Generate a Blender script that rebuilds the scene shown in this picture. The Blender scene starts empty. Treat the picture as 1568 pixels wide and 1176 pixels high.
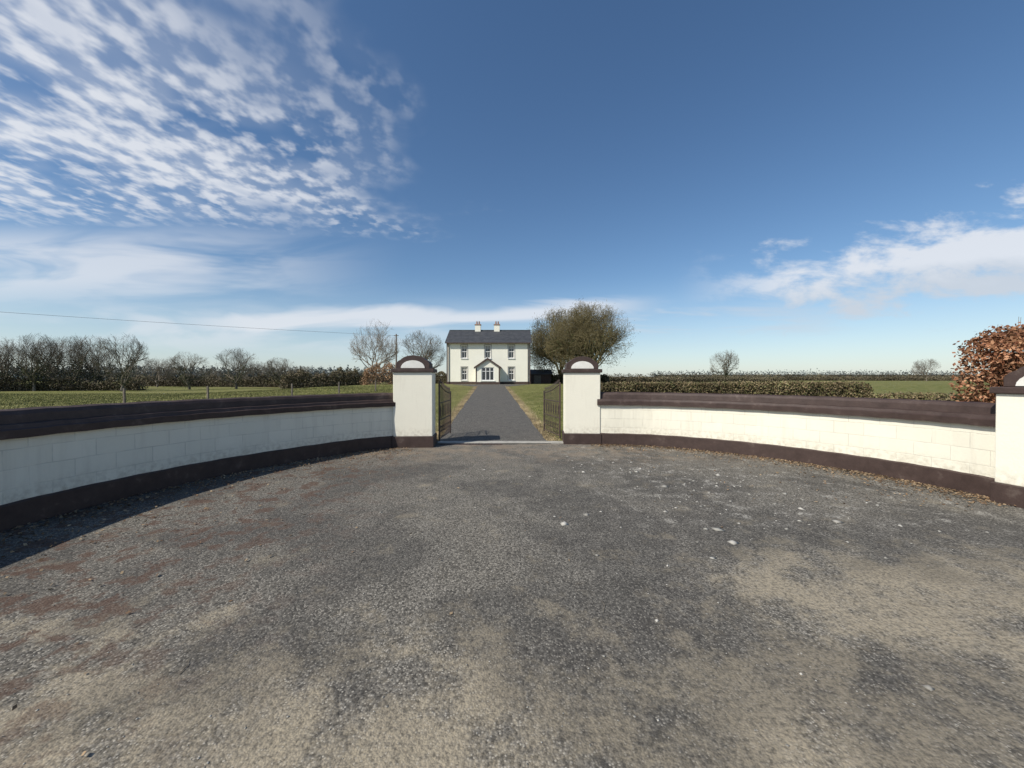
import bpy, math, random
import numpy as np
from mathutils import Vector, Matrix, noise as mnoise
random.seed(7); rng=np.random.default_rng(7)
scene=bpy.context.scene
F=600.0; CX=784.0; HY=580.0; CH=1.7
def wx(px,d): return (px-CX)/F*d
def wz(py,d): return CH+(HY-py)*d/F

# ------------------------------------------------------------------ materials
def new_mat(name):
    m=bpy.data.materials.new(name); m.use_nodes=True
    nt=m.node_tree; b=nt.nodes['Principled BSDF']
    return m,nt,b
def ramp(nt,fac,stops):
    r=nt.nodes.new('ShaderNodeValToRGB')
    e=r.color_ramp.elements
    while len(e)<len(stops): e.new(0.5)
    for i,(p,c) in enumerate(stops):
        e[i].position=p; e[i].color=(c[0],c[1],c[2],1) if hasattr(c,'__len__') else (c,c,c,1)
    nt.links.new(fac,r.inputs[0]); return r.outputs[0]
def noise(nt,vec,scale,detail=4,rough=.55,dist=0,d2=False):
    n=nt.nodes.new('ShaderNodeTexNoise')
    if d2: n.noise_dimensions='2D'
    n.inputs['Scale'].default_value=scale
    n.inputs['Detail'].default_value=detail; n.inputs['Roughness'].default_value=rough
    n.inputs['Distortion'].default_value=dist
    if vec is not None: nt.links.new(vec,n.inputs['Vector'])
    return n.outputs['Fac']
def M(nt,op,a,b=None,c=None,clamp=False):
    n=nt.nodes.new('ShaderNodeMath'); n.operation=op; n.use_clamp=clamp
    for i,v in enumerate((a,b,c)):
        if v is None: continue
        if isinstance(v,(int,float)): n.inputs[i].default_value=v
        else: nt.links.new(v,n.inputs[i])
    return n.outputs[0]
def SS(nt,v,a,b):   # smoothstep a->b  (0->1), works for a>b
    n=nt.nodes.new('ShaderNodeMapRange'); n.interpolation_type='SMOOTHSTEP'; n.clamp=True
    nt.links.new(v,n.inputs[0])
    if a<b: n.inputs[1].default_value=a;n.inputs[2].default_value=b;n.inputs[3].default_value=0;n.inputs[4].default_value=1
    else:   n.inputs[1].default_value=b;n.inputs[2].default_value=a;n.inputs[3].default_value=1;n.inputs[4].default_value=0
    return n.outputs[0]
def mix(nt,f,a,b,mode='MIX'):
    n=nt.nodes.new('ShaderNodeMix'); n.data_type='RGBA'; n.blend_type=mode
    if isinstance(f,(int,float)): n.inputs[0].default_value=f
    else: nt.links.new(f,n.inputs[0])
    for i,v in ((6,a),(7,b)):
        if isinstance(v,(tuple,list)): n.inputs[i].default_value=(v[0],v[1],v[2],1)
        else: nt.links.new(v,n.inputs[i])
    return n.outputs[2]
def bump(nt,b,h,strength=.3,dist=.02):
    n=nt.nodes.new('ShaderNodeBump'); n.inputs['Strength'].default_value=strength; n.inputs['Distance'].default_value=dist
    nt.links.new(h,n.inputs['Height']); nt.links.new(n.outputs[0],b.inputs['Normal'])
def objco(nt):
    return nt.nodes.new('ShaderNodeTexCoord').outputs['Object']
def simple(name,c1,c2,scale=4,rough=.8,bs=.2,bscale=None,bd=.01):
    m,nt,b=new_mat(name); co=objco(nt)
    f=noise(nt,co,scale,3,.6)
    nt.links.new(ramp(nt,f,[(.3,c1),(.7,c2)]),b.inputs['Base Color'])
    b.inputs['Roughness'].default_value=rough
    if bs>0: bump(nt,b,noise(nt,co,bscale or scale*6,2),bs,bd)
    return m
def leafmat(name,cols,rough=.7,trans=.15,big=.6):
    m,nt,b=new_mat(name); g=nt.nodes.new('ShaderNodeNewGeometry')
    r=g.outputs['Random Per Island']
    st=[(i/max(1,len(cols)-1),c) for i,c in enumerate(cols)]
    c=ramp(nt,r,st)
    f=noise(nt,objco(nt),big,1)
    c=mix(nt,1.0,c,ramp(nt,f,[(.35,.6),(.65,1.25)]),'MULTIPLY')
    nt.links.new(c,b.inputs['Base Color']); b.inputs['Roughness'].default_value=rough
    b.inputs['Specular IOR Level'].default_value=.2
    return m

def paint_wall(name,base,dirt,blocks=True,useuv=True,dirtz=.3):
    m,nt,b=new_mat(name); tc=nt.nodes.new('ShaderNodeTexCoord')
    co=tc.outputs['Object']; uv=tc.outputs['UV'] if useuv else co
    sep=nt.nodes.new('ShaderNodeSeparateXYZ'); nt.links.new(co,sep.inputs[0])
    f=noise(nt,co,2.5,4,.65); f2=noise(nt,co,14,3,.6)
    mp=nt.nodes.new('ShaderNodeMapping'); mp.inputs['Scale'].default_value=(7,7,.8); nt.links.new(co,mp.inputs[0])
    st=noise(nt,mp.outputs[0],1.0,3,.6)
    c=mix(nt,ramp(nt,f,[(.35,0),(.75,.30)]),base,tuple(x*.86 for x in base))
    c=mix(nt,ramp(nt,st,[(.55,0),(.8,.25)]),c,dirt)
    low=SS(nt,sep.outputs[2],dirtz+.28,dirtz)
    k=M(nt,'MULTIPLY',low,ramp(nt,f2,[(.4,0),(.7,.6)]))
    c=mix(nt,k,c,dirt)
    h=noise(nt,co,30,4,.65)
    if blocks:
        br=nt.nodes.new('ShaderNodeTexBrick'); nt.links.new(uv,br.inputs[0])
        br.inputs['Scale'].default_value=1; br.inputs['Brick Width'].default_value=.45; br.inputs['Row Height'].default_value=.225
        br.inputs['Mortar Size'].default_value=.008; br.inputs['Mortar Smooth'].default_value=.6
        br.inputs['Color1'].default_value=(1,1,1,1);br.inputs['Color2'].default_value=(.955,.955,.95,1);br.inputs['Mortar'].default_value=(1,1,1,1)
        fac=br.outputs['Fac']
        c=mix(nt,1.0,c,br.outputs['Color'],'MULTIPLY')
        c=mix(nt,M(nt,'MULTIPLY',fac,ramp(nt,f,[(.36,.08),(.62,.62)])),c,tuple(x*.58 for x in base))
        h=M(nt,'SUBTRACT',M(nt,'MULTIPLY',h,.6),M(nt,'MULTIPLY',fac,.5))
    nt.links.new(c,b.inputs['Base Color']); b.inputs['Roughness'].default_value=.75
    bump(nt,b,h,.36,.011)
    return m
m_white=paint_wall('cream_painted_block',(.80,.765,.64),(.45,.40,.31))
m_pier=paint_wall('cream_painted_render',(.82,.785,.66),(.48,.43,.34),blocks=False)
def brownpaint():
    m,nt,b=new_mat('brown_masonry_paint'); co=objco(nt)
    f=noise(nt,co,5,5,.65)
    c=ramp(nt,f,[(.3,(.034,.019,.015)),(.6,(.056,.034,.028)),(.8,(.12,.09,.075))])
    nt.links.new(c,b.inputs['Base Color']); b.inputs['Roughness'].default_value=.65
    bump(nt,b,noise(nt,co,40,3),.25,.01); return m
m_brown=brownpaint()
m_lwhite=simple('lunette_white_paint',(.78,.77,.73),(.66,.64,.58),6)
m_hwall=simple('house_render',(.84,.82,.71),(.79,.77,.66),.8,.85,.1,30)
m_slate=simple('roof_slate',(.035,.038,.045),(.07,.073,.08),2.0,.6,.4,12,.02)
m_trim=simple('brown_trim_paint',(.05,.03,.025),(.08,.05,.04),4)
m_frame=simple('white_window_frame',(.78,.78,.76),(.7,.7,.68),5,.4,.02)
m_iron=simple('rusty_iron',(.03,.025,.022),(.10,.06,.045),9,.6,.3,40)
m_wood=simple('weathered_wood',(.10,.085,.07),(.2,.17,.14),6,.9)
m_conc=simple('concrete_threshold',(.26,.25,.22),(.40,.38,.34),5,.9,.3,40)
def glass():
    m,nt,b=new_mat('window_glass'); b.inputs['Base Color'].default_value=(.02,.025,.03,1)
    b.inputs['Roughness'].default_value=.06; b.inputs['Specular IOR Level'].default_value=.7; return m
m_glass=glass()
m_curtain=simple('pale_blind',(.45,.43,.38),(.35,.33,.3),3)

def asphalt(name,patch=True):
    m,nt,b=new_mat(name); co=objco(nt)
    sep=nt.nodes.new('ShaderNodeSeparateXYZ'); nt.links.new(co,sep.inputs[0]); X,Y=sep.outputs[0],sep.outputs[1]
    big=noise(nt,co,.6,3,.6,.3,True); med=noise(nt,co,3.6,5,.7,0,True); fine=noise(nt,co,36,3,.75,0,True)
    base=ramp(nt,med,[(.30,(.088,.081,.071)),(.52,(.128,.119,.104)),(.72,(.175,.162,.140))] if patch else [(.30,(.060,.057,.052)),(.52,(.092,.087,.079)),(.72,(.13,.122,.108))])
    base=mix(nt,ramp(nt,big,[(.35,0),(.65,.55)]),base,(.172,.156,.128) if patch else (.11,.10,.088))
    base=mix(nt,1.0,base,ramp(nt,fine,[(.28,.42),(.5,.95),(.72,1.75)]),'MULTIPLY')
    v=nt.nodes.new('ShaderNodeTexVoronoi'); v.voronoi_dimensions='2D'; v.inputs['Scale'].default_value=72; nt.links.new(co,v.inputs['Vector'])
    vs=nt.nodes.new('ShaderNodeSeparateColor'); nt.links.new(v.outputs['Color'],vs.inputs[0])
    near_=SS(nt,v.outputs['Distance'],.5,.25)
    base=mix(nt,M(nt,'MULTIPLY',M(nt,'MULTIPLY',SS(nt,vs.outputs[0],.55,1.0),near_),.85),base,(.42,.39,.335))
    base=mix(nt,M(nt,'MULTIPLY',SS(nt,vs.outputs[1],.55,.95),.75),base,(.034,.032,.029))
    if patch:
        pn=noise(nt,co,2.0,6,.74,0,True)
        near=SS(nt,Y,3.4,1.4)
        dx=M(nt,'SUBTRACT',X,3.6); dy=M(nt,'SUBTRACT',Y,2.9)
        r=M(nt,'SQRT',M(nt,'ADD',M(nt,'MULTIPLY',M(nt,'MULTIPLY',dx,dx),.25),M(nt,'MULTIPLY',dy,dy)))
        reg=M(nt,'MAXIMUM',near,SS(nt,r,1.9,.1))
        k=SS(nt,M(nt,'ADD',pn,M(nt,'MULTIPLY',reg,.26)),.55,.80)
        k=M(nt,'MULTIPLY',k,ramp(nt,fine,[(.33,.28),(.62,.9)]))
        base=mix(nt,k,base,(.34,.29,.21))
        # darker oily / damp blotches
        base=mix(nt,M(nt,'MULTIPLY',SS(nt,M(nt,'SUBTRACT',big,M(nt,'MULTIPLY',pn,.35)),.36,.24),.35),base,(.05,.047,.043))
        lf=SS(nt,X,-1.0,-3.4)
        k2=M(nt,'MULTIPLY',M(nt,'MULTIPLY',lf,SS(nt,med,.49,.62)),.75)
        base=mix(nt,k2,base,(.085,.048,.033))
        back=SS(nt,Y,7.2,9.4)
        k3=M(nt,'MULTIPLY',M(nt,'MULTIPLY',back,SS(nt,pn,.42,.6)),.6)
        base=mix(nt,k3,base,(.24,.19,.14))
        rt=SS(nt,X,.4,2.4); fy=SS(nt,Y,3.6,5.2)
        k4=M(nt,'MULTIPLY',M(nt,'MULTIPLY',rt,fy),SS(nt,M(nt,'ADD',M(nt,'MULTIPLY',med,.6),M(nt,'MULTIPLY',fine,.4)),.57,.63))
        base=mix(nt,M(nt,'MULTIPLY',k4,.8),base,(.38,.36,.32))
    nt.links.new(base,b.inputs['Base Color']); b.inputs['Roughness'].default_value=.9
    b.inputs['Specular IOR Level'].default_value=.2
    h=M(nt,'ADD',M(nt,'MULTIPLY',v.outputs['Distance'],-.6),M(nt,'MULTIPLY',fine,1.0))
    bump(nt,b,h,.6,.008)
    return m
m_asph=asphalt('worn_tarmac'); m_drive=asphalt('drive_tarmac',False)

def groundmat():
    m,nt,b=new_mat('grass_ground'); co=objco(nt)
    sep=nt.nodes.new('ShaderNodeSeparateXYZ'); nt.links.new(co,sep.inputs[0]); X,Y=sep.outputs[0],sep.outputs[1]
    a=noise(nt,co,.06,3,.6,0,True); c=noise(nt,co,1.3,5,.72,0,True); f=noise(nt,co,18,2,.7,0,True)
    g=ramp(nt,c,[(.3,(.085,.105,.027)),(.52,(.17,.175,.056)),(.72,(.28,.25,.115))])
    g=mix(nt,ramp(nt,a,[(.4,0),(.62,.6)]),g,(.22,.205,.085))
    g=mix(nt,1.0,g,ramp(nt,f,[(.3,.65),(.7,1.3)]),'MULTIPLY')
    dc=M(nt,'ABSOLUTE',M(nt,'ADD',M(nt,'ADD',X,.5),M(nt,'MULTIPLY',M(nt,'SUBTRACT',Y,10.),.054)))
    e=M(nt,'ADD',dc,M(nt,'MULTIPLY',M(nt,'SUBTRACT',c,.5),.9))
    k=M(nt,'MULTIPLY',SS(nt,e,2.0,1.65),SS(nt,Y,46,40))
    g=mix(nt,k,g,(.36,.29,.17))
    g=mix(nt,M(nt,'MULTIPLY',SS(nt,Y,120,600),.55),g,(.15,.19,.14))  # aerial haze painted into the grass colour far from the camera
    nt.links.new(g,b.inputs['Base Color']); b.inputs['Roughness'].default_value=.95
    b.inputs['Specular IOR Level'].default_value=.1
    bump(nt,b,M(nt,'ADD',c,f),.8,.08); return m
m_ground=groundmat()
m_bark=simple('bark_grey',(.11,.09,.066),(.20,.17,.13),3,.9,0)
m_bark2=simple('bark_pale',(.20,.16,.12),(.30,.25,.19),3,.9,0)
m_bark3=simple('bark_olive',(.115,.095,.045),(.20,.165,.08),1.2,.9,0)
m_bark4=simple('bark_distant',(.12,.105,.08),(.20,.175,.135),1.2,.9,0)
m_ivy=leafmat('ivy_leaves',[(.025,.04,.015),(.06,.075,.025),(.10,.105,.045)])
m_bud=leafmat('twig_clusters',[(.09,.075,.035),(.15,.125,.06),(.20,.165,.08),(.12,.105,.045)])
m_copper=leafmat('beech_leaves',[(.10,.035,.018),(.28,.13,.07),(.46,.26,.15),(.18,.07,.035)],big=1.5)
m_shrub=leafmat('dry_shrub_leaves',[(.14,.075,.04),(.30,.18,.10),(.40,.27,.16),(.2,.11,.06)],big=1.5)
m_hedge=leafmat('hedge_leaves',[(.11,.085,.045),(.22,.165,.095),(.12,.13,.05),(.28,.21,.13)],big=.8)
m_fhedge=leafmat('far_hedge_leaves',[(.075,.065,.04),(.15,.12,.08),(.09,.09,.045),(.19,.15,.105)],big=.05)
m_blue=leafmat('far_woodland_hazed',[(.10,.12,.13),(.13,.145,.15),(.12,.14,.12)],big=.02)  # distance haze put into the leaf colours as a bluish tint
m_blade=leafmat('grass_blades',[(.09,.115,.028),(.18,.19,.058),(.30,.27,.12),(.15,.16,.045)],big=.4)
m_straw=leafmat('dry_grass',[(.32,.25,.14),(.45,.36,.22),(.26,.21,.12)],big=.8)
m_litter=leafmat('leaf_litter',[(.10,.06,.035),(.22,.14,.08),(.36,.27,.17),(.05,.035,.025)],big=2)
m_stone=leafmat('loose_stones',[(.28,.27,.24),(.46,.44,.40),(.20,.19,.17)],big=2)
m_core=simple('hedge_core',(.04,.032,.02),(.065,.052,.034),3,.9,0)

# ------------------------------------------------------------------ mesh builder
class MB:
    def __init__(s): s.v=[];s.f=[];s.m=[];s.uv=[]
    def poly(s,pts,m=0,uv=None):
        i=len(s.v); s.v+= [tuple(p) for p in pts]; s.f.append(tuple(range(i,i+len(pts)))); s.m.append(m); s.uv.append(uv)
    def box(s,x0,x1,y0,y1,z0,z1,m=0):
        i=len(s.v)
        s.v+=[(x0,y0,z0),(x1,y0,z0),(x1,y1,z0),(x0,y1,z0),(x0,y0,z1),(x1,y0,z1),(x1,y1,z1),(x0,y1,z1)]
        for q in ((0,3,2,1),(4,5,6,7),(0,1,5,4),(1,2,6,5),(2,3,7,6),(3,0,4,7)):
            s.f.append(tuple(i+k for k in q)); s.m.append(m); s.uv.append(None)
    def tube(s,p0,p1,r0,r1,n=6,m=0,cap=False):
        p0=Vector(p0);p1=Vector(p1); d=(p1-p0)
        if d.length<1e-6: return
        d.normalize(); a=d.orthogonal().normalized(); b=d.cross(a); i=len(s.v)
        for p,r in ((p0,r0),(p1,r1)):
            for k in range(n):
                t=2*math.pi*k/n; q=p+a*(math.cos(t)*r)+b*(math.sin(t)*r); s.v.append((q.x,q.y,q.z))
        for k in range(n):
            s.f.append((i+k,i+(k+1)%n,i+n+(k+1)%n,i+n+k)); s.m.append(m); s.uv.append(None)
        if cap:
            s.f.append(tuple(i+n+k for k in range(n)));s.m.append(m);s.uv.append(None)
            s.f.append(tuple(i+n-1-k for k in range(n)));s.m.append(m);s.uv.append(None)
    def extr(s,prof,y0,y1,m=0):  # prof list of (x,z), ccw seen from -y
        n=len(prof); i=len(s.v)
        s.v+=[(x,y0,z) for x,z in prof]+[(x,y1,z) for x,z in prof]
        s.f.append(tuple(range(i,i+n)));s.m.append(m);s.uv.append(None)
        s.f.append(tuple(range(i+2*n-1,i+n-1,-1)));s.m.append(m);s.uv.append(None)
        for k in range(n):
            k2=(k+1)%n; s.f.append((i+k,i+n+k,i+n+k2,i+k2));s.m.append(m);s.uv.append(None)
    def obj(s,name,mats,parent=None,smooth=False,bevel=0):
        me=bpy.data.meshes.new(name); me.from_pydata(s.v,[],s.f)
        for m in mats: me.materials.append(m)
        me.polygons.foreach_set('material_index',s.m)
        if any(u is not None for u in s.uv):
            l=me.uv_layers.new(name='UVMap')
            for p,u in zip(me.polygons,s.uv):
                if u:
                    for li,c in zip(p.loop_indices,u): l.data[li].uv=c
        if smooth: me.polygons.foreach_set('use_smooth',[True]*len(me.polygons))
        me.update(); o=bpy.data.objects.new(name,me); scene.collection.objects.link(o)
        if parent: o.parent=parent
        if bevel:
            bv=o.modifiers.new('bevel','BEVEL'); bv.width=bevel; bv.segments=2; bv.limit_method='ANGLE'
        return o
def empty(name,loc=(0,0,0),rot=0):
    e=bpy.data.objects.new(name,None); e.location=loc; e.rotation_euler=(0,0,rot); scene.collection.objects.link(e); return e
def npobj(name,V,Fa,mat,parent=None):
    me=bpy.data.meshes.new(name); k=Fa.shape[1]
    me.vertices.add(len(V)); me.vertices.foreach_set('co',V.astype(np.float32).ravel())
    me.loops.add(Fa.size); me.loops.foreach_set('vertex_index',Fa.astype(np.int32).ravel())
    me.polygons.add(len(Fa)); me.polygons.foreach_set('loop_start',np.arange(0,Fa.size,k,dtype=np.int32))
    me.materials.append(mat); me.update(calc_edges=True); me.validate()
    o=bpy.data.objects.new(name,me); scene.collection.objects.link(o)
    if parent: o.parent=parent
    return o
def cards(C,size,flat=0.0,asp=.6):
    n=len(C); a=rng.normal(size=(n,3)); a[:,2]*=(1-flat); a/=np.linalg.norm(a,axis=1)[:,None]
    b=rng.normal(size=(n,3)); b[:,2]*=(1-flat); b-= (a*b).sum(1)[:,None]*a; b/=np.linalg.norm(b,axis=1)[:,None]
    s=(size*rng.uniform(.6,1.4,n))[:,None]
    V=np.stack([C-a*s,C-b*s*asp+a*s*.1,C+a*s,C+b*s*asp+a*s*.1],1).reshape(-1,3)
    Fa=np.arange(4*n).reshape(n,4); return V,Fa

# ------------------------------------------------------------------ terrain
def sm(t): t=max(0.,min(1.,t)); return t*t*(3-2*t)
def tz(x,y):
    t=max(0,min(1,(y-12)/36)); r=t*1.0 if t<1 else 1.0
    w=1-sm((-x-14)/26)
    z=r*w
    if y>70: z+= .25*math.sin(x*.011+1)*sm((y-70)/150)*math.sin(y*.008)
    return z
ys=[-60,-30,-15,-5,0,4,8,10,12]+[12+2*i for i in range(1,20)]+[54,58,64,70,78,88,100,120,140,170,200,250,300,400,500,700,900,1300,2000]
xs=[-2400,-1500,-900,-600,-400,-300,-220,-160,-120,-90,-70,-56,-46,-40,-36,-32,-28,-24,-20,-17,-14]+list(range(-12,13,2))+[15,20,26,34,44,56,70,90,120,160,220,300,400,600,900,1500,2400]
mb=MB()
mb.v=[(x,y,tz(x,y)) for y in ys for x in xs]; nx=len(xs)
for j in range(len(ys)-1):
    for i in range(nx-1):
        mb.f.append((j*nx+i,j*nx+i+1,(j+1)*nx+i+1,(j+1)*nx+i)); mb.m.append(0); mb.uv.append(None)
mb.obj('ground',[m_ground],smooth=True)

def catmull(P,n=8):
    P=[Vector((a,b)) for a,b in P]; Q=[2*P[0]-P[1]]+P+[2*P[-1]-P[-2]]; out=[]
    for i in range(1,len(Q)-2):
        for k in range(n):
            t=k/n; p0,p1,p2,p3=Q[i-1:i+3]
            out.append(.5*((2*p1)+(p2-p0)*t+(2*p0-5*p1+4*p2-p3)*t*t+(-p0+3*p1-3*p2+p3)*t**3))
    out.append(P[-1]); return out
LP=catmull([(-2.8,9.72),(-3.6,9.1),(-4.42,8.0),(-5.15,6.7),(-5.55,5.4),(-5.68,4.2),(-5.6,2.8),(-5.25,1.3),(-4.95,.4)])
RP=catmull([(2.2,10.12),(3.5,9.85),(4.75,9.08),(5.7,8.1),(6.32,7.1),(6.68,6.2),(6.84,5.3)])
def build_wall(path,side,name):
    par=empty(name)
    n=len(path); nor=[];arc=[0]
    for i in range(n):
        t=(path[min(i+1,n-1)]-path[max(i-1,0)]).normalized(); nor.append(Vector((-t.y,t.x))*side)
        if i: arc.append(arc[-1]+(path[i]-path[i-1]).length)
    def sweep(prof,mat,nm,smooth=False):
        mb=MB()
        for i in range(n-1):
            for k in range(len(prof)-1):
                (o0,z0),(o1,z1)=prof[k],prof[k+1]
                def P(ii,o,z):
                    w=0.004*math.sin(ii*1.7+o*9+z*3); q=path[ii]+nor[ii]*(o+w*.6); return (q.x,q.y,z+w)
                a,b,c,d=P(i,o0,z0),P(i+1,o0,z0),P(i+1,o1,z1),P(i,o1,z1)
                u=[(arc[i],z0),(arc[i+1],z0),(arc[i+1],z1),(arc[i],z1)]
                if side>0: mb.poly([b,a,d,c],0,[u[1],u[0],u[3],u[2]])
                else: mb.poly([a,b,c,d],0,u)
        return mb.obj(nm,[mat],par)
    sweep([(.03,-.05),(.03,.28),(.0,.30)],m_brown,'plinth')
    sweep([(.0,.29),(.0,1.03)],m_white,'painted_face')
    sweep([(-.26,1.03),(-.26,-.05)],m_white,'rear_face')
    sweep([(-.02,1.025),(.07,1.025),(.075,1.12),(.05,1.135),(.035,1.18),(-.04,1.19),(-.05,1.29),(-.08,1.335),(-.14,1.355),(-.20,1.33),(-.30,1.13),(-.33,1.12),(-.33,1.03),(-.24,1.03)],m_brown,'coping')
    return nor
nL=build_wall(LP,1,'boundary_wall')
nR=build_wall(RP,-1,'boundary_wall')

def pier(x,y,rot,hb,w=.93,d=.62):
    e=empty('gate_pier',(x,y,0),rot); h=w/2; g=d/2
    mb=MB(); mb.box(-h,h,-g,g,.28,hb); mb.obj('shaft',[m_pier],e,bevel=.012)
    mb=MB(); mb.box(-h-.03,h+.03,-g-.03,g+.03,-.05,.28); mb.obj('plinth',[m_brown],e,bevel=.01)
    mb=MB(); mb.box(-h-.045,h+.045,-g-.045,g+.045,hb,hb+.09); mb.obj('cap_slab',[m_brown],e,bevel=.012)
    z=hb+.09; pr=[(-.41,z),(.41,z),(.41,z+.13),(.36,z+.19)]
    for k in range(0,11):
        a=math.radians(25+13*k); pr.append((.33*math.cos(a),z+.14+.19*math.sin(a)))
    pr+=[(-.36,z+.19),(-.41,z+.13)]
    mb=MB(); mb.extr(pr,-g+.03,g-.03); mb.obj('cap_arch',[m_brown],e,bevel=.01)
    for yy in (-1,1):
        mb=MB(); pr=[(.29*math.cos(math.radians(15*k)),z+.015+.19*math.sin(math.radians(15*k))) for k in range(13)]
        y0,y1=(-g+.012,-g+.031) if yy<0 else (g-.031,g-.012)
        mb.extr(pr,y0,y1); mb.obj('lunette',[m_lwhite],e)
    return e
pier(-2.46,9.93,math.radians(4),1.86,.95)
pier(1.84,10.42,math.radians(-4),1.86,.91)
pier(7.05,5.0,math.radians(-75.5),1.50,.93)
pier(-4.75,-.1,math.radians(75),1.50,.93)

def gate(hx,hy,ang,name='iron_gate'):
    e=empty(name,(hx,hy,0.06),ang); L=1.55; mb=MB()
    def top(t): return 1.5-.28*math.sin(t*math.pi/2)
    for x in (0.02,L): mb.tube((x,0,0),(x,0,top(x/L)+.05),.022,.022,8,0,True)
    for z in (.06,.55,1.0): mb.tube((0,0,z),(L,0,z),.014,.014,6)
    ps=[(L*k/12,0,top(k/12)) for k in range(13)]
    for a,b in zip(ps[:-1],ps[1:]): mb.tube(a,b,.014,.014,6)
    for k in range(1,14):
        x=L*k/14; h=top(x/L)+.1; mb.tube((x,0,.06),(x,0,h),.009,.009,5)
        mb.tube((x,0,h),(x,0,h+.08),.018,.001,5)
        if k%2: mb.tube((x,0,.55),(x+.11,0,1.0),.007,.007,4); mb.tube((x,0,1.0),(x+.11,0,.55),.007,.007,4)
    for k in range(7):
        cx=L*(k+.5)/7
        for q in range(8):
            a0=q*math.pi/4;a1=a0+math.pi/4
            mb.tube((cx+.09*math.cos(a0),0,.3+.09*math.sin(a0)),(cx+.09*math.cos(a1),0,.3+.09*math.sin(a1)),.006,.006,4)
    mb.obj('ironwork',[m_iron],e)
gate(-1.91,10.25,math.radians(88))
gate(1.33,10.78,math.radians(102))

# forecourt
mb=MB()
L2=[(p+nL[i]*(-.1)) for i,p in enumerate(LP)]; R2=[(p+nR[i]*(-.1)) for i,p in enumerate(RP)]
poly=[(p.x,p.y) for p in reversed(L2)]+[(-2.4,10.3),(1.8,10.75)]+[(p.x,p.y) for p in R2]+[(7.1,4.6),(7.6,3.2),(9,2),(40,-1),(40,-14),(-40,-14),(-40,-1),(-6,-.6)]
c=(0,1.0,.006); 
for i in range(len(poly)):
    a=poly[i];b=poly[(i+1)%len(poly)]
    mb.poly([c,(b[0],b[1],.006),(a[0],a[1],.006)])
mb.obj('asphalt_forecourt',[m_asph])
def dcx(y): return -.5-(y-10)*.054
mb=MB(); rows=[10.15,11,12]+[12+2*i for i in range(1,19)]
yy=[];
for y in rows:
    w=1.5 if y<42 else 1.5+(y-42)*.55
    yy.append((y,w+.05*math.sin(y*2.1)))
for (a,wa),(b,wb) in zip(yy[:-1],yy[1:]):
    for s0,s1 in ((-1,0),(0,1)):
        mb.poly([(dcx(a)+s0*wa,a,tz(0,a)+.018),(dcx(a)+s1*wa,a,tz(0,a)+.018),(dcx(b)+s1*wb,b,tz(0,b)+.018),(dcx(b)+s0*wb,b,tz(0,b)+.018)])
mb.obj('driveway',[m_drive])
mb=MB(); mb.box(-1.95,1.36,10.2,10.48,-.02,.035); mb.obj('concrete_threshold',[m_conc],bevel=.01)
mb=MB()
mb.box(-1.85,-.25,10.02,10.19,-.02,.016)
for k in range(20): mb.box(-1.83+k*.08,-1.80+k*.08,10.03,10.18,.016,.024)
mb.obj('drain_grating',[m_iron])

# ------------------------------------------------------------------ house
HXc=-3.06; HY0=51.0; HW=5.45; HD=7.0; HB=1.02; EA=6.46-HB; RI=8.40-HB
house=empty('farmhouse',(HXc,HY0,HB))
def hx(px): return (px-CX)/F*HY0-HXc
def hz(py): return wz(py,HY0)-HB
ops=[]
for c in (711,747,783): ops.append((hx(c-4.6),hx(c+4.6),hz(548.5),hz(528.5)))
for c in (711,783): ops.append((hx(c-4.6),hx(c+4.6),hz(582),hz(562)))
ops.append((-1.0,1.0,.05,2.2))
def wall_open(mb,x0,x1,z0,z1,ops,y,rev=.16,m=0):
    X=sorted({x0,x1,*[o[0] for o in ops],*[o[1] for o in ops]}); Z=sorted({z0,z1,*[o[2] for o in ops],*[o[3] for o in ops]})
    for i in range(len(X)-1):
        for k in range(len(Z)-1):
            cx=(X[i]+X[i+1])/2; cz=(Z[k]+Z[k+1])/2
            if any(o[0]<cx<o[1] and o[2]<cz<o[3] for o in ops): continue
            mb.poly([(X[i],y,Z[k]),(X[i+1],y,Z[k]),(X[i+1],y,Z[k+1]),(X[i],y,Z[k+1])],m)
    for a,b,c,d in ops:
        mb.poly([(a,y,c),(a,y+rev,c),(a,y+rev,d),(a,y,d)],m);mb.poly([(b,y,c),(b,y,d),(b,y+rev,d),(b,y+rev,c)],m)
        mb.poly([(a,y,d),(a,y+rev,d),(b,y+rev,d),(b,y,d)],m);mb.poly([(a,y,c),(b,y,c),(b,y+rev,c),(a,y+rev,c)],m)
mb=MB(); wall_open(mb,-HW,HW,-.6,EA,ops,0)
ym=HD/2
for s in (-1,1):
    x=s*HW; p=[(x,0,-.6),(x,HD,-.6),(x,HD,EA),(x,ym,RI-.08),(x,0,EA)]
    mb.poly(p if s>0 else p[::-1])
mb.poly([(HW,HD,-.6),(-HW,HD,-.6),(-HW,HD,EA),(HW,HD,EA)])
mb.obj('walls',[m_hwall],house)
mb=MB()
for s in (-1,1):
    y0=-.3 if s<0 else HD+.3; z0=EA-.06
    a=[(-HW-.15,y0,z0),(HW+.15,y0,z0),(HW+.15,ym,RI),(-HW-.15,ym,RI)]
    if s>0:a=a[::-1]
    mb.poly(a); mb.poly([(p[0],p[1],p[2]-.12) for p in a[::-1]])
    mb.poly([(-HW-.15,y0,z0-.12),(HW+.15,y0,z0-.12),(HW+.15,y0,z0),(-HW-.15,y0,z0)])
mb.obj('roof',[m_slate],house)
mb=MB(); mb.box(-HW-.15,HW+.15,ym-.12,ym+.12,RI-.03,RI+.08)
for k in range(1,9):
    t=k/9; y=-.3+(ym+.3)*t; z=EA-.06+(RI-EA+.06)*t
    mb.box(-HW-.14,HW+.14,y-.03,y+.03,z+.0,z+.022)
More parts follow.
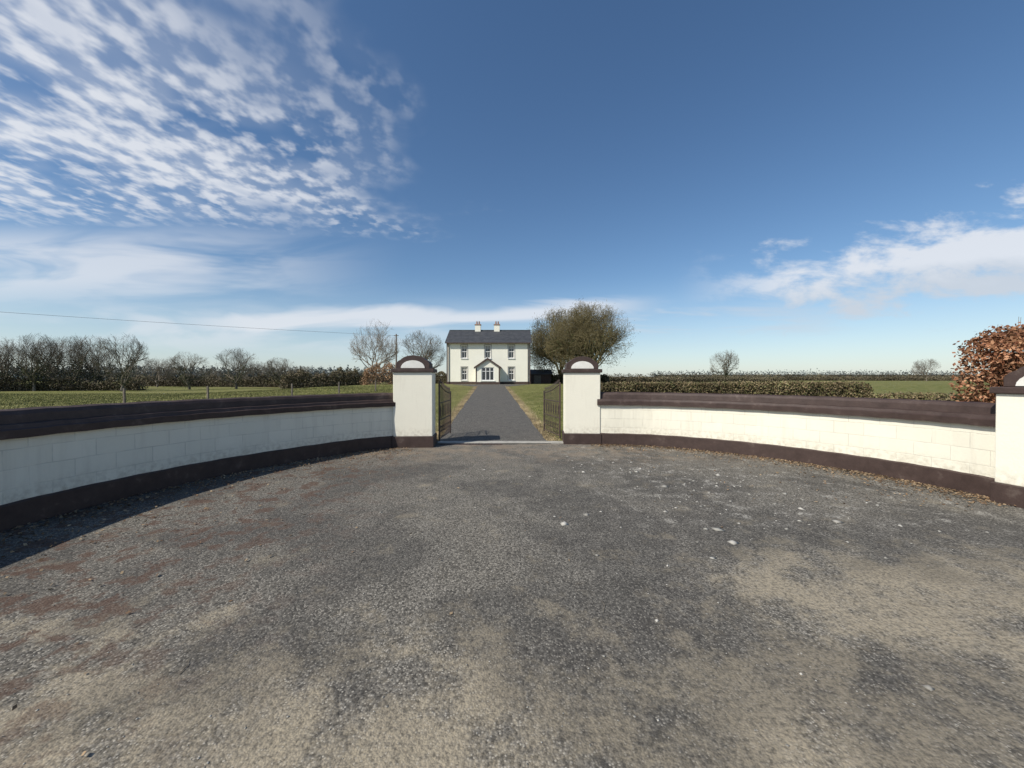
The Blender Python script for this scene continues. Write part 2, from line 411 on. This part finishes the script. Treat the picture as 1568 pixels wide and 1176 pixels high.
mb.obj('ridge_and_courses',[m_slate],house)
mb=MB()
mb.box(-HW-.02,HW+.02,-.45,-.30,EA-.2,EA-.08)
for s in (-1,1):
    mb.box(min(s*HW,s*(HW-.13)),max(s*HW,s*(HW-.13)),-.025,-.002,.3,EA-.2)
    mb.tube((s*(HW-.3),-.08,0),(s*(HW-.3),-.08,EA-.15),.05,.05,6)
    x=s*(HW+.15)
    for y0,z0,y1,z1 in ((-.3,EA-.2,ym,RI-.14),(HD+.3,EA-.2,ym,RI-.14)):
        mb.poly([(x*1.003,y0,z0),(x*1.003,y1,z1),(x*1.003,y1,z1+.17),(x*1.003,y0,z0+.17)])
mb.box(-HW-.03,HW+.03,-.04,-.003,-.6,.3)
mb.obj('brown_trim',[m_trim],house)
mbf=MB();mbg=MB();mbc=MB()
for a,b,c,d in ops[:5]:
    y=.10
    mbg.poly([(a,y+.06,c),(b,y+.06,c),(b,y+.06,d),(a,y+.06,d)])
    mbc.poly([(a,y+.055,d-.5),(b,y+.055,d-.5),(b,y+.055,d),(a,y+.055,d)])
    mbc.poly([(a+.05,y+.057,c),(a+.16,y+.057,c),(a+.16,y+.057,d),(a+.05,y+.057,d)]);mbc.poly([(b-.16,y+.057,c),(b-.05,y+.057,c),(b-.05,y+.057,d),(b-.16,y+.057,d)])
    mbf.box(a,a+.07,y,y+.05,c,d);mbf.box(b-.07,b,y,y+.05,c,d)
    mbf.box(a+.07,b-.07,y,y+.05,c,c+.08);mbf.box(a+.07,b-.07,y,y+.05,d-.07,d)
    zm=(c+d)/2; mbf.box(a+.07,b-.07,y-.01,y+.05,zm-.035,zm+.035)
    mbf.box((a+b)/2-.015,(a+b)/2+.015,y+.01,y+.05,c+.08,d-.07)
    mbf.box(a-.08,b+.08,-.09,.1,c-.1,c-.002)
mbf.obj('window_frames',[m_frame],house);mbg.obj('window_glass',[m_glass],house);mbc.obj('blinds',[m_curtain],house)
mb=MB()
for a,b,c,d in ops[:5]:
    mb.box(a-.1,a-.005,-.02,-.002,c,d+.1);mb.box(b+.005,b+.1,-.02,-.002,c,d+.1);mb.box(a-.005,b+.005,-.02,-.002,d+.005,d+.1)
mb.obj('window_surrounds',[simple('grey_surround',(.30,.29,.27),(.38,.36,.33),4)],house)
PD=-1.6; pw=1.50; pe=2.25; pr=3.30
pops=[(-.80,.80,.45,2.12)]
mb=MB()
wall_open(mb,-pw,pw,-.6,pe,pops,PD,.12)
mb.poly([(-pw,PD,pe),(pw,PD,pe),(0,PD,pr-.08)])
for s in (-1,1):
    p=[(s*pw,PD,-.6),(s*pw,0,-.6),(s*pw,0,pe),(s*pw,PD,pe)]; mb.poly(p if s>0 else p[::-1])
mb.obj('porch_walls',[m_hwall],house)
mb=MB()
for s in (-1,1):
    p=[(s*(pw+.22),PD-.18,pe-.12),(s*(pw+.22),0,pe-.12),(0,0,pr),(0,PD-.18,pr)]; mb.poly(p)
    mb.poly([(q[0],q[1],q[2]-.08) for q in p])
mb.obj('porch_roof',[m_slate],house)
mb=MB()
for s in (-1,1):
    a=(s*(pw+.22),pe-.34);b=(0,pr-.2);c=(0,pr+.03);d=(s*(pw+.22),pe-.10)
    pts=[a,b,c,d] if s<0 else [d,c,b,a]
    mb.extr(pts,PD-.24,PD-.185)
mb.box(-pw-.02,-pw+.12,PD-.02,PD-.002,0,pe-.2);mb.box(pw-.12,pw+.02,PD-.02,PD-.002,0,pe-.2);mb.box(-pw-.03,pw+.03,PD-.04,PD-.003,-.6,.28)
mb.obj('porch_trim',[m_trim],house)
mb=MB(); a,b,c,d=pops[0]; y=PD+.06
mb.box(a,b,y,y+.05,d-.09,d);mb.box(a,b,y,y+.05,c,c+.1)
for x in (a,-.30,.22,b-.09): mb.box(x,x+.09,y-.004,y+.052,c+.1,d-.09)
mb.box(a+.09,b-.09,y+.01,y+.045,1.6,1.66); mb.box(a-.12,b+.12,PD-.1,PD-.003,c-.09,c)
mb.obj('porch_window_frame',[m_frame],house)
mb=MB(); mb.poly([(a,y+.05,c),(b,y+.05,c),(b,y+.05,d),(a,y+.05,d)]); mb.obj('porch_glass',[m_glass],house)
mb=MB();mb2=MB()
for px in (732,761):
    x=(px-CX)/F*(HY0+ym)-HXc; ht=wz(497,HY0+ym)-HB
    mb.box(x-.38,x+.38,ym-.35,ym+.35,RI-.5,ht-.12); mb2.box(x-.44,x+.44,ym-.41,ym+.41,ht-.12,ht)
    for q in (-.15,.17): mb2.tube((x+q,ym,ht),(x+q,ym,ht+.42),.12,.095,8,0,True)
mb.obj('chimney_stacks',[m_hwall],house)
mb2.obj('chimney_caps',[simple('terracotta_pots',(.25,.16,.12),(.34,.22,.17),4)],house)
ob=empty('outbuilding',(wx(824,57),57,1.0)); 
mb=MB(); mb.box(-1.3,1.9,0,4,-.4,1.5,0); mb.obj('walls',[m_trim],ob)
mb=MB()
mb.poly([(-1.5,-.2,1.45),(2.1,-.2,1.45),(2.1,2,2.1),(-1.5,2,2.1)]);mb.poly([(-1.5,4.2,1.45),(-1.5,2,2.1),(2.1,2,2.1),(2.1,4.2,1.45)])
mb.box(-1.5,2.1,-.24,-.2,1.33,1.45); mb.obj('roof',[m_slate],ob)
mb=MB(); mb.box(-.6,.4,-.05,-.003,-.2,1.2); mb.obj('door',[m_wood],ob)

# ------------------------------------------------------------------ trees
def gen_tree(seed,H,R,trunk=.22,counts=(9,7,6,5,3),tw=.012,tr=.3,up=.35,zmin=.15,multi=1,wig=.22,llen=.42):
    rnd=random.Random(seed); V=[];Fc=[]; limb=[]; tips=[]
    def seg(p0,p1,r0,r1,n):
        d=(p1-p0)
        if d.length<1e-5:return
        d.normalize();a=d.orthogonal().normalized();b=d.cross(a);i=len(V)
        for p,r in((p0,r0),(p1,r1)):
            for k in range(n):
                t=6.2832*k/n; q=p+a*(math.cos(t)*r)+b*(math.sin(t)*r);V.append((q.x,q.y,q.z))
        for k in range(n): Fc.append((i+k,i+(k+1)%n,i+n+(k+1)%n,i+n+k))
    cz=H*(.5+zmin/2); rz=H*(1-zmin)/2
    def inside(p):
        nn=1+.35*mnoise.noise(Vector((p.x*.5+seed,p.y*.5,p.z*.5)))
        return (p.x*p.x+p.y*p.y)/(R*R)+((p.z-cz)/rz)**2 < nn
    def br(p,d,L,r,lev):
        ns=5 if lev<2 else (3 if lev<4 else 1); sides=7 if lev==0 else (5 if lev<3 else 3)
        pts=[p]; q=p.copy(); dd=d.copy()
        for k in range(ns):
            w=wig*(.4 if lev==0 else 1)
            dd=(dd+Vector((rnd.gauss(0,w),rnd.gauss(0,w),rnd.gauss(0,w)+up*.25*(lev>0)))).normalized()
            q2=q+dd*(L/ns); r0=r*(1-.65*k/ns); r1=r*(1-.65*(k+1)/ns)
            if lev>0 and not inside(q2) and q2.z>H*zmin*1.2: 
                seg(q,q+dd*(L/ns)*.35,r0,tw*.4,sides); break
            seg(q,q2,r0,r1,sides); q=q2; pts.append(q)
            if lev<3: limb.append((q.copy(),r1,lev))
            if lev>=3: tips.append((q.x,q.y,q.z))
        if lev>=len(counts): return
        c=counts[lev]; c=max(1,int(round(c*rnd.uniform(.75,1.25))))
        for i in range(c):
            t=rnd.uniform(.35 if lev else .5,1.0) if i else 1.0
            fi=t*(len(pts)-1); k=min(int(fi),len(pts)-2)
            if k<0: continue
            bp=pts[k].lerp(pts[k+1],fi-k)
            ax=dd.orthogonal().normalized(); ax.rotate(Matrix.Rotation(rnd.uniform(0,6.283),3,dd))
            ang=rnd.uniform(.35,.95) if i else rnd.uniform(.05,.3)
            nd=(dd*math.cos(ang)+ax*math.sin(ang)).normalized()
            if lev==0:
                az=6.283*i/c+rnd.uniform(-.3,.3); el=rnd.uniform(.35,1.3)
                nd=Vector((math.cos(az)*math.cos(el),math.sin(az)*math.cos(el),math.sin(el)))
            nl=(H*llen if lev==0 else L*rnd.uniform(.5,.72))
            br(bp,nd,nl,max(tw,r*(.5 if lev==0 else .55)*(1-.4*t if lev else 1)),lev+1)
    for k in range(multi):
        o=Vector((rnd.uniform(-.5,.5)*(multi>1),rnd.uniform(-.5,.5)*(multi>1),-.2))
        br(o,Vector((rnd.gauss(0,.06*multi),rnd.gauss(0,.06*multi),1)).normalized(),H*trunk*(1+.3*k),tr,0)
    return np.array(V),np.array(Fc),limb,np.array(tips)
def tree_mesh(name,g,mat):
    o=npobj(name,g[0],g[1],mat); me=o.data; bpy.data.objects.remove(o); return me
def ivy_mesh(limb,n,spread,size,mat,zmax=1e9,lv=2):
    L=[l for l in limb if l[0].z<zmax and l[2]<=lv]; idx=rng.integers(0,len(L),n)
    C=np.array([tuple(L[i][0]) for i in idx]); rr=np.array([L[i][1] for i in idx])
    C=C+rng.normal(size=(n,3))*(spread+rr[:,None]*1.5)
    V,Fc=cards(C,size); o=npobj('ivy',V,Fc,mat); me=o.data; bpy.data.objects.remove(o); return me
def twig_mesh(tips,n,spread,size,mat):
    C=tips[rng.integers(0,len(tips),n)]+rng.normal(size=(n,3))*spread
    V,Fc=cards(C,size,asp=.10); o=npobj('twigs',V,Fc,mat); me=o.data; bpy.data.objects.remove(o); return me
def place(name,me,loc,rot=0,sc=(1,1,1),ivy=None,tw=None):
    e=empty(name,loc,rot); e.scale=sc
    for nm,m in (('branches',me),('ivy',ivy),('twigs',tw)):
        if m is None: continue
        o=bpy.data.objects.new(nm,m); scene.collection.objects.link(o); o.parent=e
    return e
def bounds(g): a=g[0]; return a[:,2].max(), max(np.percentile(np.abs(a[:,0]),99),np.percentile(np.abs(a[:,1]),99))
def fit(name,g,me,px,top,base,wpx,d,rot,ivy=None,tw=None,zg=None):
    h=(base-top)*d/F; w=wpx*d/F; H,R=bounds(g); z0=min(wz(base,d),tz(wx(px,d),d)); h=wz(top,d)-z0; s=w/2/R
    place(name,me,(wx(px,d),d,z0),rot,(s,s,h/H),ivy,tw)
gB=gen_tree(3,11.5,6.4,.16,(12,8,7,5,4),.012,.42,.30,.02,llen=.5)
meB=tree_mesh('big_tree',gB,m_bark3); ivB=ivy_mesh(gB[2],4000,.40,.09,m_ivy,7); twB=twig_mesh(gB[3],18000,.32,.19,m_bud)
fit('ash_tree',gB,meB,903,457,584,126,54,.4,ivB,twB)
gB2=gen_tree(11,9.6,5.6,.14,(11,8,6,5,4),.012,.35,.30,.0,llen=.5)
meB2=tree_mesh('big_tree2',gB2,m_bark3); ivB2=ivy_mesh(gB2[2],7000,.45,.09,m_ivy,6); twB2=twig_mesh(gB2[3],16000,.32,.19,m_bud)
fit('ash_tree',gB2,meB2,858,470,584,96,59,1.9,ivB2,twB2)
gP=gen_tree(5,9,4.2,.28,(8,6,5,4,3),.012,.20,.35,.2)
meP=tree_mesh('pale_tree',gP,m_bark2); fit('bare_tree',gP,meP,576,487,592,72,54,0)
gS=gen_tree(8,8.5,3.9,.25,(8,6,5,5,3),.010,.24,.35,.1,llen=.48); meS=tree_mesh('tree_mid',gS,m_bark); ivS=ivy_mesh(gS[2],1300,.20,.08,m_ivy,5.5,1)
fit('bare_tree',gS,meS,646,502,586,70,62,1.0,ivS)
gS2=gen_tree(21,8.5,3.6,.26,(8,6,5,4,3),.011,.26,.45,.12,llen=.46); meS2=tree_mesh('tree_mid2',gS2,m_bark4); ivS2=ivy_mesh(gS2[2],2000,.20,.08,m_ivy,5.5,1)
gS3=gen_tree(33,8.5,3.6,.25,(7,6,5,4,3),.011,.26,.3,.12,llen=.48); meS3=tree_mesh('tree_mid3',gS3,m_bark4); ivS3=ivy_mesh(gS3[2],1500,.20,.08,m_ivy,6,1)
lib=[(meS,ivS,gS),(meS2,ivS2,gS2),(meS3,ivS3,gS3)]
def T(px,top,base,d,wpx,k,ivy=True,name='hedgerow_tree',rot=0):
    fit(name,lib[k][2],lib[k][0],px,top,base,wpx,d,rot,lib[k][1] if ivy else None)
for a in [(52,508,600,54,64,1,True,0),(84,513,600,60,56,2,True,1.3),(112,509,600,56,60,0,True,2.2),(150,512,600,58,60,1,True,2.9),(186,508,600,53,62,2,True,4),(3,514,600,56,50,2,True,3),(-45,505,600,52,80,1,True,5),
          (240,545,594,80,48,0,False,.5),(290,537,597,62,54,2,True,1),(362,529,596,66,58,0,True,2),(396,552,592,80,44,2,False,2),(430,546,594,75,50,1,True,3),(462,558,592,80,40,0,True,3.3),
          (1108,534,580,95,42,2,True,1.7),(1419,547,583,110,32,0,False,2.6),(320,562,592,130,34,2,False,3),(212,556,592,120,38,2,False,0)]:
    T(a[0],a[1],a[2],a[3],a[4],a[5],a[6],rot=a[7])

# hedges ------------------------------------------------------------
def hedge(name,p0,p1,h,th,n,size,mat,zb=None,rag=.15,core=True,hvar=0.,stems=False):
    p0=np.array(p0,float);p1=np.array(p1,float); L=np.linalg.norm(p1-p0); t=(p1-p0)/L; nn=np.array([-t[1],t[0]])
    e=empty(name)
    s=rng.uniform(0,L,n); ph=rng.uniform(0,6.28,3)
    endm=rng.uniform(size=n)<min(.3,th/L*.8); s=np.where(endm,rng.choice([0,L],n)+rng.normal(0,rag*.5,n),s)
    hh=h*(1+hvar*(np.sin(s*.9+ph[0])*.4+np.sin(s*2.3+ph[1])*.3+np.sin(s*5.1+ph[2])*.2))
    u=rng.uniform(-1,1,n); v=rng.uniform(0,1,n); m=rng.uniform(size=n)
    sel=(m<.5)&~endm; u=np.where(sel,-1+np.abs(rng.normal(0,.10,n)),u); sel2=(m>=.5)&(m<.85)&~endm; v=np.where(sel2,1-np.abs(rng.normal(0,.07,n)),v)
    edge=np.minimum(s,L-s); cr=np.clip(edge/(.35*th),0,1); hh=hh*(.86+.14*np.sqrt(np.clip(cr,0,1)))
    rnd_=np.sqrt(np.clip(1-np.clip(v-.75,0,1)**2*6,0.2,1))
    off=u*th/2*rnd_+rng.normal(0,rag*.4,n); z=v*hh+rng.normal(0,rag*.4,n)
    P=p0[None,:]+t[None,:]*s[:,None]+nn[None,:]*off[:,None]
    zb_=np.array([tz(a,b) for a,b in P]) if zb is None else zb
    C=np.stack([P[:,0],P[:,1],np.maximum(z,0)+zb_],1)
    V,Fc=cards(C,size); npobj('foliage',V,Fc,mat,e)
    if core:
        mb=MB(); k=max(2,int(L/1.5)); prev=None; ins=min(.22*th,L*.1)
        for i in range(k+1):
            q=p0+t*(ins+(L-2*ins)*i/k); z0=tz(q[0],q[1]) if zb is None else zb
            a=q+nn*th*.30;b=q-nn*th*.30; H=h*(.84-.3*hvar)
            cur=[(a[0],a[1],z0-.1),(a[0],a[1],z0+H),(b[0],b[1],z0+H),(b[0],b[1],z0-.1)]
            if prev:
                for j in range(3): mb.poly([prev[j],cur[j],cur[j+1],prev[j+1]])
            else: mb.poly(cur)
            prev=cur
        mb.poly(prev[::-1]); mb.obj('dark_inner_core',[m_core],e)  # solid dark core behind the leaves; darkens the gaps between them
    if stems:
        mb=MB()
        for i in range(int(L*stems)):
            q=p0+t*random.uniform(0,L)+nn*random.uniform(-th/2,th/2)*.9; z0=tz(q[0],q[1])
            hh=h*random.uniform(.85,1.13); mb.tube((q[0],q[1],z0),(q[0]+random.gauss(0,.12),q[1]+random.gauss(0,.1),z0+hh),.012,.004,3)
        mb.obj('stems',[m_bark],e)
    return e
hedge('beech_hedge',(10.95,8.9),(16.8,8.0),2.80,1.6,50000,.042,m_copper,rag=.2,hvar=.07,stems=8)
hedge('clipped_hedge',(3.3,18.2),(17.5,19.5),1.32,.9,34000,.045,m_hedge,rag=.08,hvar=.02)
hedge('clipped_hedge',(17.5,19.5),(26,17),.75,.9,9000,.05,m_hedge,rag=.12,hvar=.05)
hedge('shrub',(wx(560,50),50),(wx(600,50),50.5),2.2,2.0,3000,.09,m_shrub,rag=.55,hvar=.5,core=False,stems=30)
hedge('garden_hedge',(wx(600,58),58),(wx(682,58),58),1.5,1.5,6000,.09,m_fhedge,rag=.2,hvar=.2)
hedge('garden_hedge',(wx(832,60),60),(wx(930,57),57),1.3,1.5,6000,.09,m_fhedge,rag=.2,hvar=.2)
hedge('hedgerow',(wx(-60,54),54),(wx(215,57),57),1.3,1.6,12000,.10,m_fhedge,rag=.5,hvar=.5,stems=10)
hedge('hedgerow',(wx(205,90),90),(wx(450,78),78),1.9,1.8,14000,.13,m_fhedge,rag=.5,hvar=.4,stems=8)
hedge('hedgerow',(wx(436,64),64),(wx(562,70),70),2.3,2.2,12000,.11,m_fhedge,rag=.6,hvar=.4,stems=24)
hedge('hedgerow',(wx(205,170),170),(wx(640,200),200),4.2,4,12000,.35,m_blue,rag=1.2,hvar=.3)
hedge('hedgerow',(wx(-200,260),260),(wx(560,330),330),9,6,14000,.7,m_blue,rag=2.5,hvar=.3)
hedge('hedgerow',(wx(925,75),75),(wx(1200,100),100),.85,1.5,9000,.12,m_fhedge,rag=.4,hvar=.3)
hedge('hedgerow',(wx(1080,130),130),(wx(1620,130),130),1.0,2,14000,.16,m_fhedge,rag=.6,hvar=.3)
hedge('hedgerow',(wx(925,240),240),(wx(1700,270),270),2.6,3,14000,.3,m_fhedge,rag=1.0,hvar=.5)
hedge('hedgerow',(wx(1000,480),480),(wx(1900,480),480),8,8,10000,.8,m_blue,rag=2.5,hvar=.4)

def blades(name,P,h,w,mat):
    n=len(P); z=np.array([tz(a,b) for a,b in P]); a=rng.uniform(0,6.28,n); hh=h*rng.uniform(.5,1.4,n)
    d=np.stack([np.cos(a),np.sin(a)],1)*w; l=rng.normal(0,.4,(n,2))*hh[:,None]
    V=np.zeros((n,3,3)); V[:,0,:2]=P-d;V[:,1,:2]=P+d;V[:,2,:2]=P+l;V[:,0,2]=z;V[:,1,2]=z;V[:,2,2]=z+hh
    npobj(name,V.reshape(-1,3),np.arange(3*n).reshape(n,3),mat)
d=rng.uniform(0,1,70000)**.7*26+19; px=rng.uniform(-40,600,70000); P=np.stack([(px-CX)/F*d,d],1); blades('field_grass',P,.07,.018,m_blade)
n=45000; d=10.6+rng.uniform(0,1,n)**1.5*30; x=rng.uniform(-6,7,n); P=np.stack([x,d],1); cc=-.5-(d-10)*.054
P=P[(np.abs(x-cc)>1.66)&~((x<-1.5)&(d<10.9))]; blades('lawn_grass',P,.045,.01,m_blade)
n=16000; d=10.7+rng.uniform(0,1,n)**1.3*32; sd=rng.choice([-1,1],n); x=-.5-(d-10)*.054+sd*(1.48+np.abs(rng.normal(0,.2,n))); blades('verge_dry_grass',np.stack([x,d],1),.04,.014,m_straw)
def litter(name,C,size,mat):
    C=np.concatenate([C,rng.uniform(.010,.03,(len(C),1))],1); V,Fc=cards(C,size,flat=.75); V[:,2]=np.maximum(V[:,2],.009); npobj(name,V,Fc,mat)
def along(path,nor,n,mean,lo=0,hi=None):
    i=rng.integers(lo,hi or len(path),n); P=np.array([tuple(p) for p in path])[i]; Nn=np.array([tuple(p) for p in nor])[i]
    T_=np.stack([-Nn[:,1],Nn[:,0]],1)
    return P+Nn*(.05+rng.exponential(mean,n))[:,None]+T_*rng.uniform(-.15,.15,n)[:,None]
C=np.concatenate([along(RP,nR,4200,.18),along(LP,nL,2600,.35),along(LP,nL,700,.9),along(RP,nR,700,.8)]); litter('leaf_litter',C,.018,m_litter)
n=1800; r=rng.uniform(0,1,n); d=1.5+r**.8*8; x=rng.uniform(-1,1,n)*np.minimum(d*1.3,5.2)
n2=420; x2=rng.normal(3.0,1.6,n2); d2=rng.normal(6.3,1.5,n2)
X=np.concatenate([x,x2]);Y=np.concatenate([d,d2]); s=np.concatenate([rng.uniform(.003,.008,n),.008+rng.exponential(.008,n2)])
ok=(X**2/5.3**2+((Y-3.5)/5.6)**2)<1; X,Y,s=X[ok],Y[ok],s[ok]
base=np.array([(1,0,0),(0,1,0),(-1,0,0),(0,-1,0),(0,0,.35),(0,0,-.3)]); n=len(X)
V=base[None]*s[:,None,None]*rng.uniform(.5,1.6,(n,6,3)); 
ang=rng.uniform(0,6.28,n); ca,sa=np.cos(ang)[:,None],np.sin(ang)[:,None]
vx=V[:,:,0]*ca-V[:,:,1]*sa; vy=V[:,:,0]*sa+V[:,:,1]*ca
V=np.stack([vx+X[:,None],vy+Y[:,None],V[:,:,2]+.008],2)
fb=np.array([(0,1,4),(1,2,4),(2,3,4),(3,0,4),(1,0,5),(2,1,5),(3,2,5),(0,3,5)])
npobj('loose_gravel',V.reshape(-1,3),(fb[None]+6*np.arange(n)[:,None,None]).reshape(-1,3),m_stone)
# fallen twigs
mb=MB()
for i in range(46):
    x=random.uniform(-3,3); y=random.uniform(1.5,6); a=random.uniform(0,6.28); l=random.uniform(.02,.09); z=.012
    x2,y2=x+math.cos(a)*l,y+math.sin(a)*l; a+=random.uniform(-.6,.6)
    mb.tube((x,y,z),(x2,y2,z+.003),.0022,.0018,4); mb.tube((x2,y2,z+.003),(x2+math.cos(a)*l*.7,y2+math.sin(a)*l*.7,z),.0018,.001,4)
mb.obj('fallen_twigs',[m_bark])

fe=empty('wire_fence'); mb=MB(); posts=[]
for px,d_ in ((190,23),(318,25),(447,28),(519,31),(575,34)):
    x=wx(px,d_); z=tz(x,d_); mb.box(x-.045,x+.045,d_-.045,d_+.045,z-.1,z+.92); posts.append((x,d_,z))
mb.obj('posts',[m_wood],fe); mb=MB()
for a,b in zip(posts[:-1],posts[1:]):
    for h in (.45,.85): mb.tube((a[0],a[1],a[2]+h),(b[0],b[1],b[2]+h),.006,.006,4)
mb.obj('wires',[m_iron],fe)
A=Vector((wx(607,60),60,wz(514,60))); Cc=Vector((-49.7-32*1.1,38-22*1.1,9.3))
po=empty('utility_pole'); mb=MB(); mb.tube((A.x,A.y,.6),(A.x,A.y,A.z+.25),.14,.10,8,0,True); mb.box(A.x-.35,A.x+.35,A.y-.05,A.y+.05,A.z-.05,A.z+.05)
mb.obj('pole',[m_wood],po)
po2=empty('utility_pole'); mb=MB(); mb.tube((Cc.x,Cc.y,0),(Cc.x,Cc.y,Cc.z+.25),.14,.10,8,0,True); mb.box(Cc.x-.6,Cc.x+.6,Cc.y-.05,Cc.y+.05,Cc.z-.05,Cc.z+.05); mb.obj('pole',[m_wood],po2)
mb=MB(); pts=[]
for k in range(41):
    t=k/40; q=A.lerp(Cc,t); q.z+= -.6*4*t*(1-t); pts.append(q)
for a,b in zip(pts[:-1],pts[1:]): mb.tube(a,b,.016,.016,4)
mb.obj('overhead_wire',[m_iron])

# ------------------------------------------------------------------ light
PH=math.radians(37); EL=math.radians(44)
dirv=Vector((math.cos(PH)*math.cos(EL),math.sin(PH)*math.cos(EL),-math.sin(EL)))
sl=bpy.data.lights.new('sun','SUN'); sl.energy=5.0; sl.angle=math.radians(.53); sl.color=(1,.945,.845)
so=bpy.data.objects.new('sun',sl); so.rotation_euler=dirv.to_track_quat('-Z','Y').to_euler(); so.location=(-20,-10,20); scene.collection.objects.link(so)
w=bpy.data.worlds.new('World'); scene.world=w; w.use_nodes=True; nt=w.node_tree
bg=nt.nodes['Background']; bg.inputs[1].default_value=.115
sky=nt.nodes.new('ShaderNodeTexSky'); sky.sky_type='NISHITA'; sky.sun_disc=False; sky.sun_elevation=EL
sky.sun_rotation=math.atan2(-dirv.x,-dirv.y); sky.air_density=1.0; sky.dust_density=.5; sky.ozone_density=2.3; sky.altitude=50
hs=nt.nodes.new('ShaderNodeHueSaturation'); hs.inputs['Saturation'].default_value=1.14; hs.inputs['Value'].default_value=1.0; nt.links.new(sky.outputs[0],hs.inputs['Color'])
gm=nt.nodes.new('ShaderNodeTexCoord').outputs['Generated']
sp=nt.nodes.new('ShaderNodeSeparateXYZ'); nt.links.new(gm,sp.inputs[0]); x,y,z=sp.outputs
zc=M(nt,'MAXIMUM',z,.03); u=M(nt,'DIVIDE',x,zc); v=M(nt,'DIVIDE',y,zc)
yc=M(nt,'MAXIMUM',y,.08); g=M(nt,'DIVIDE',x,yc); h=M(nt,'DIVIDE',z,yc); fr=SS(nt,y,.1,.3)
def comb(a,b,c=0):
    n=nt.nodes.new('ShaderNodeCombineXYZ')
    for i,q in enumerate((a,b,c)):
        if isinstance(q,(int,float)): n.inputs[i].default_value=q
        else: nt.links.new(q,n.inputs[i])
    return n.outputs[0]
uv=comb(u,v)
mul=lambda *a: a[0] if len(a)==1 else M(nt,'MULTIPLY',a[0],mul(*a[1:]))
add=lambda a,b: M(nt,'ADD',a,b)
n1b=noise(nt,uv,1.6,3,.6,.2,True)
edge=add(u,M(nt,'MULTIPLY',M(nt,'SUBTRACT',n1b,.5),1.8))
m1=mul(SS(nt,edge,-.30,-1.3),SS(nt,add(v,M(nt,'MULTIPLY',M(nt,'SUBTRACT',n1b,.5),1.2)),2.85,2.1))
# puffs: elevation-equalised coordinates keep the cells rounded towards the horizon
rot=comb(add(M(nt,'MULTIPLY',u,8.0),M(nt,'MULTIPLY',v,2.2)),add(M(nt,'MULTIPLY',v,6.2),M(nt,'MULTIPLY',u,-1.8)))
n1=noise(nt,rot,1.25,3,.5,.0,True)
d1=mul(m1,SS(nt,add(mul(n1,1.1),M(nt,'MULTIPLY',n1b,.65)),.72,1.08))
veil=mul(m1,SS(nt,n1b,.28,.6))
c1=M(nt,'ADD',mul(d1,.62),mul(veil,.24),clamp=True)
gh=comb(M(nt,'MULTIPLY',g,1.6),M(nt,'MULTIPLY',h,9.))
n2=noise(nt,gh,1.4,4,.55,.4,True)
m2=mul(SS(nt,g,-.25,-.95),SS(nt,h,.15,.27),SS(nt,h,.42,.31),fr)
c2=mul(m2,SS(nt,n2,.25,.62),.68)
hh=M(nt,'SUBTRACT',h,add(.155,mul(add(g,.3),.03)))
m3=mul(SS(nt,M(nt,'ABSOLUTE',add(hh,mul(M(nt,'SUBTRACT',n2,.5),.08))),.035,.006),SS(nt,g,-.95,-.65),SS(nt,g,.42,.18),fr)
c3=mul(m3,.78)
m3b=mul(SS(nt,h,.22,.14),SS(nt,h,.04,.12),SS(nt,g,.2,-.5),fr); c3b=mul(m3b,SS(nt,n2,.36,.66),.5)
hl=M(nt,'SUBTRACT',h,add(.232,mul(M(nt,'SUBTRACT',g,.64),.13)))
pn=noise(nt,comb(M(nt,'MULTIPLY',g,3.2),M(nt,'MULTIPLY',h,8.)),1.7,5,.58,.15,True)
wd=SS(nt,g,.55,1.3)
prof=M(nt,'SUBTRACT',add(.055,mul(wd,.075)),M(nt,'ABSOLUTE',hl))
c4=mul(SS(nt,add(prof,mul(M(nt,'SUBTRACT',pn,.5),.34)),-.02,.08),SS(nt,g,.40,.75),fr,.85)
m5=mul(SS(nt,h,.21,.16),SS(nt,h,.07,.13),SS(nt,g,.15,.3),SS(nt,g,.95,.6),fr)
n5=noise(nt,comb(M(nt,'MULTIPLY',g,2.),M(nt,'MULTIPLY',h,16.)),1.6,3,.55,.3,True); c5=mul(m5,SS(nt,n5,.42,.68),.55)
tot=c1
for c in (c2,c3,c3b,c4,c5): tot=M(nt,'MAXIMUM',tot,c)
hz_=mul(SS(nt,z,.25,.0),.40)
skc=mix(nt,hz_,hs.outputs[0],(5.6,6.7,7.8))
shd=SS(nt,add(hl,mul(M(nt,'SUBTRACT',pn,.5),.1)),-.06,.02)
cc=mix(nt,M(nt,'MAXIMUM',shd,SS(nt,g,.4,.2)),(5.3,5.7,6.3),(7.0,7.2,7.6))
fin=mix(nt,tot,skc,cc)
nt.links.new(fin,bg.inputs[0])

cd=bpy.data.cameras.new('camera'); cd.sensor_width=36; cd.lens=36*F/1568; cd.clip_end=6000; cd.clip_start=.05
co=bpy.data.objects.new('camera',cd); co.location=(0,0,CH); co.rotation_euler=(math.radians(90)-math.atan(8/600),0,0)
scene.collection.objects.link(co); scene.camera=co
scene.view_settings.view_transform='Standard'; scene.view_settings.look='None'; scene.view_settings.exposure=0
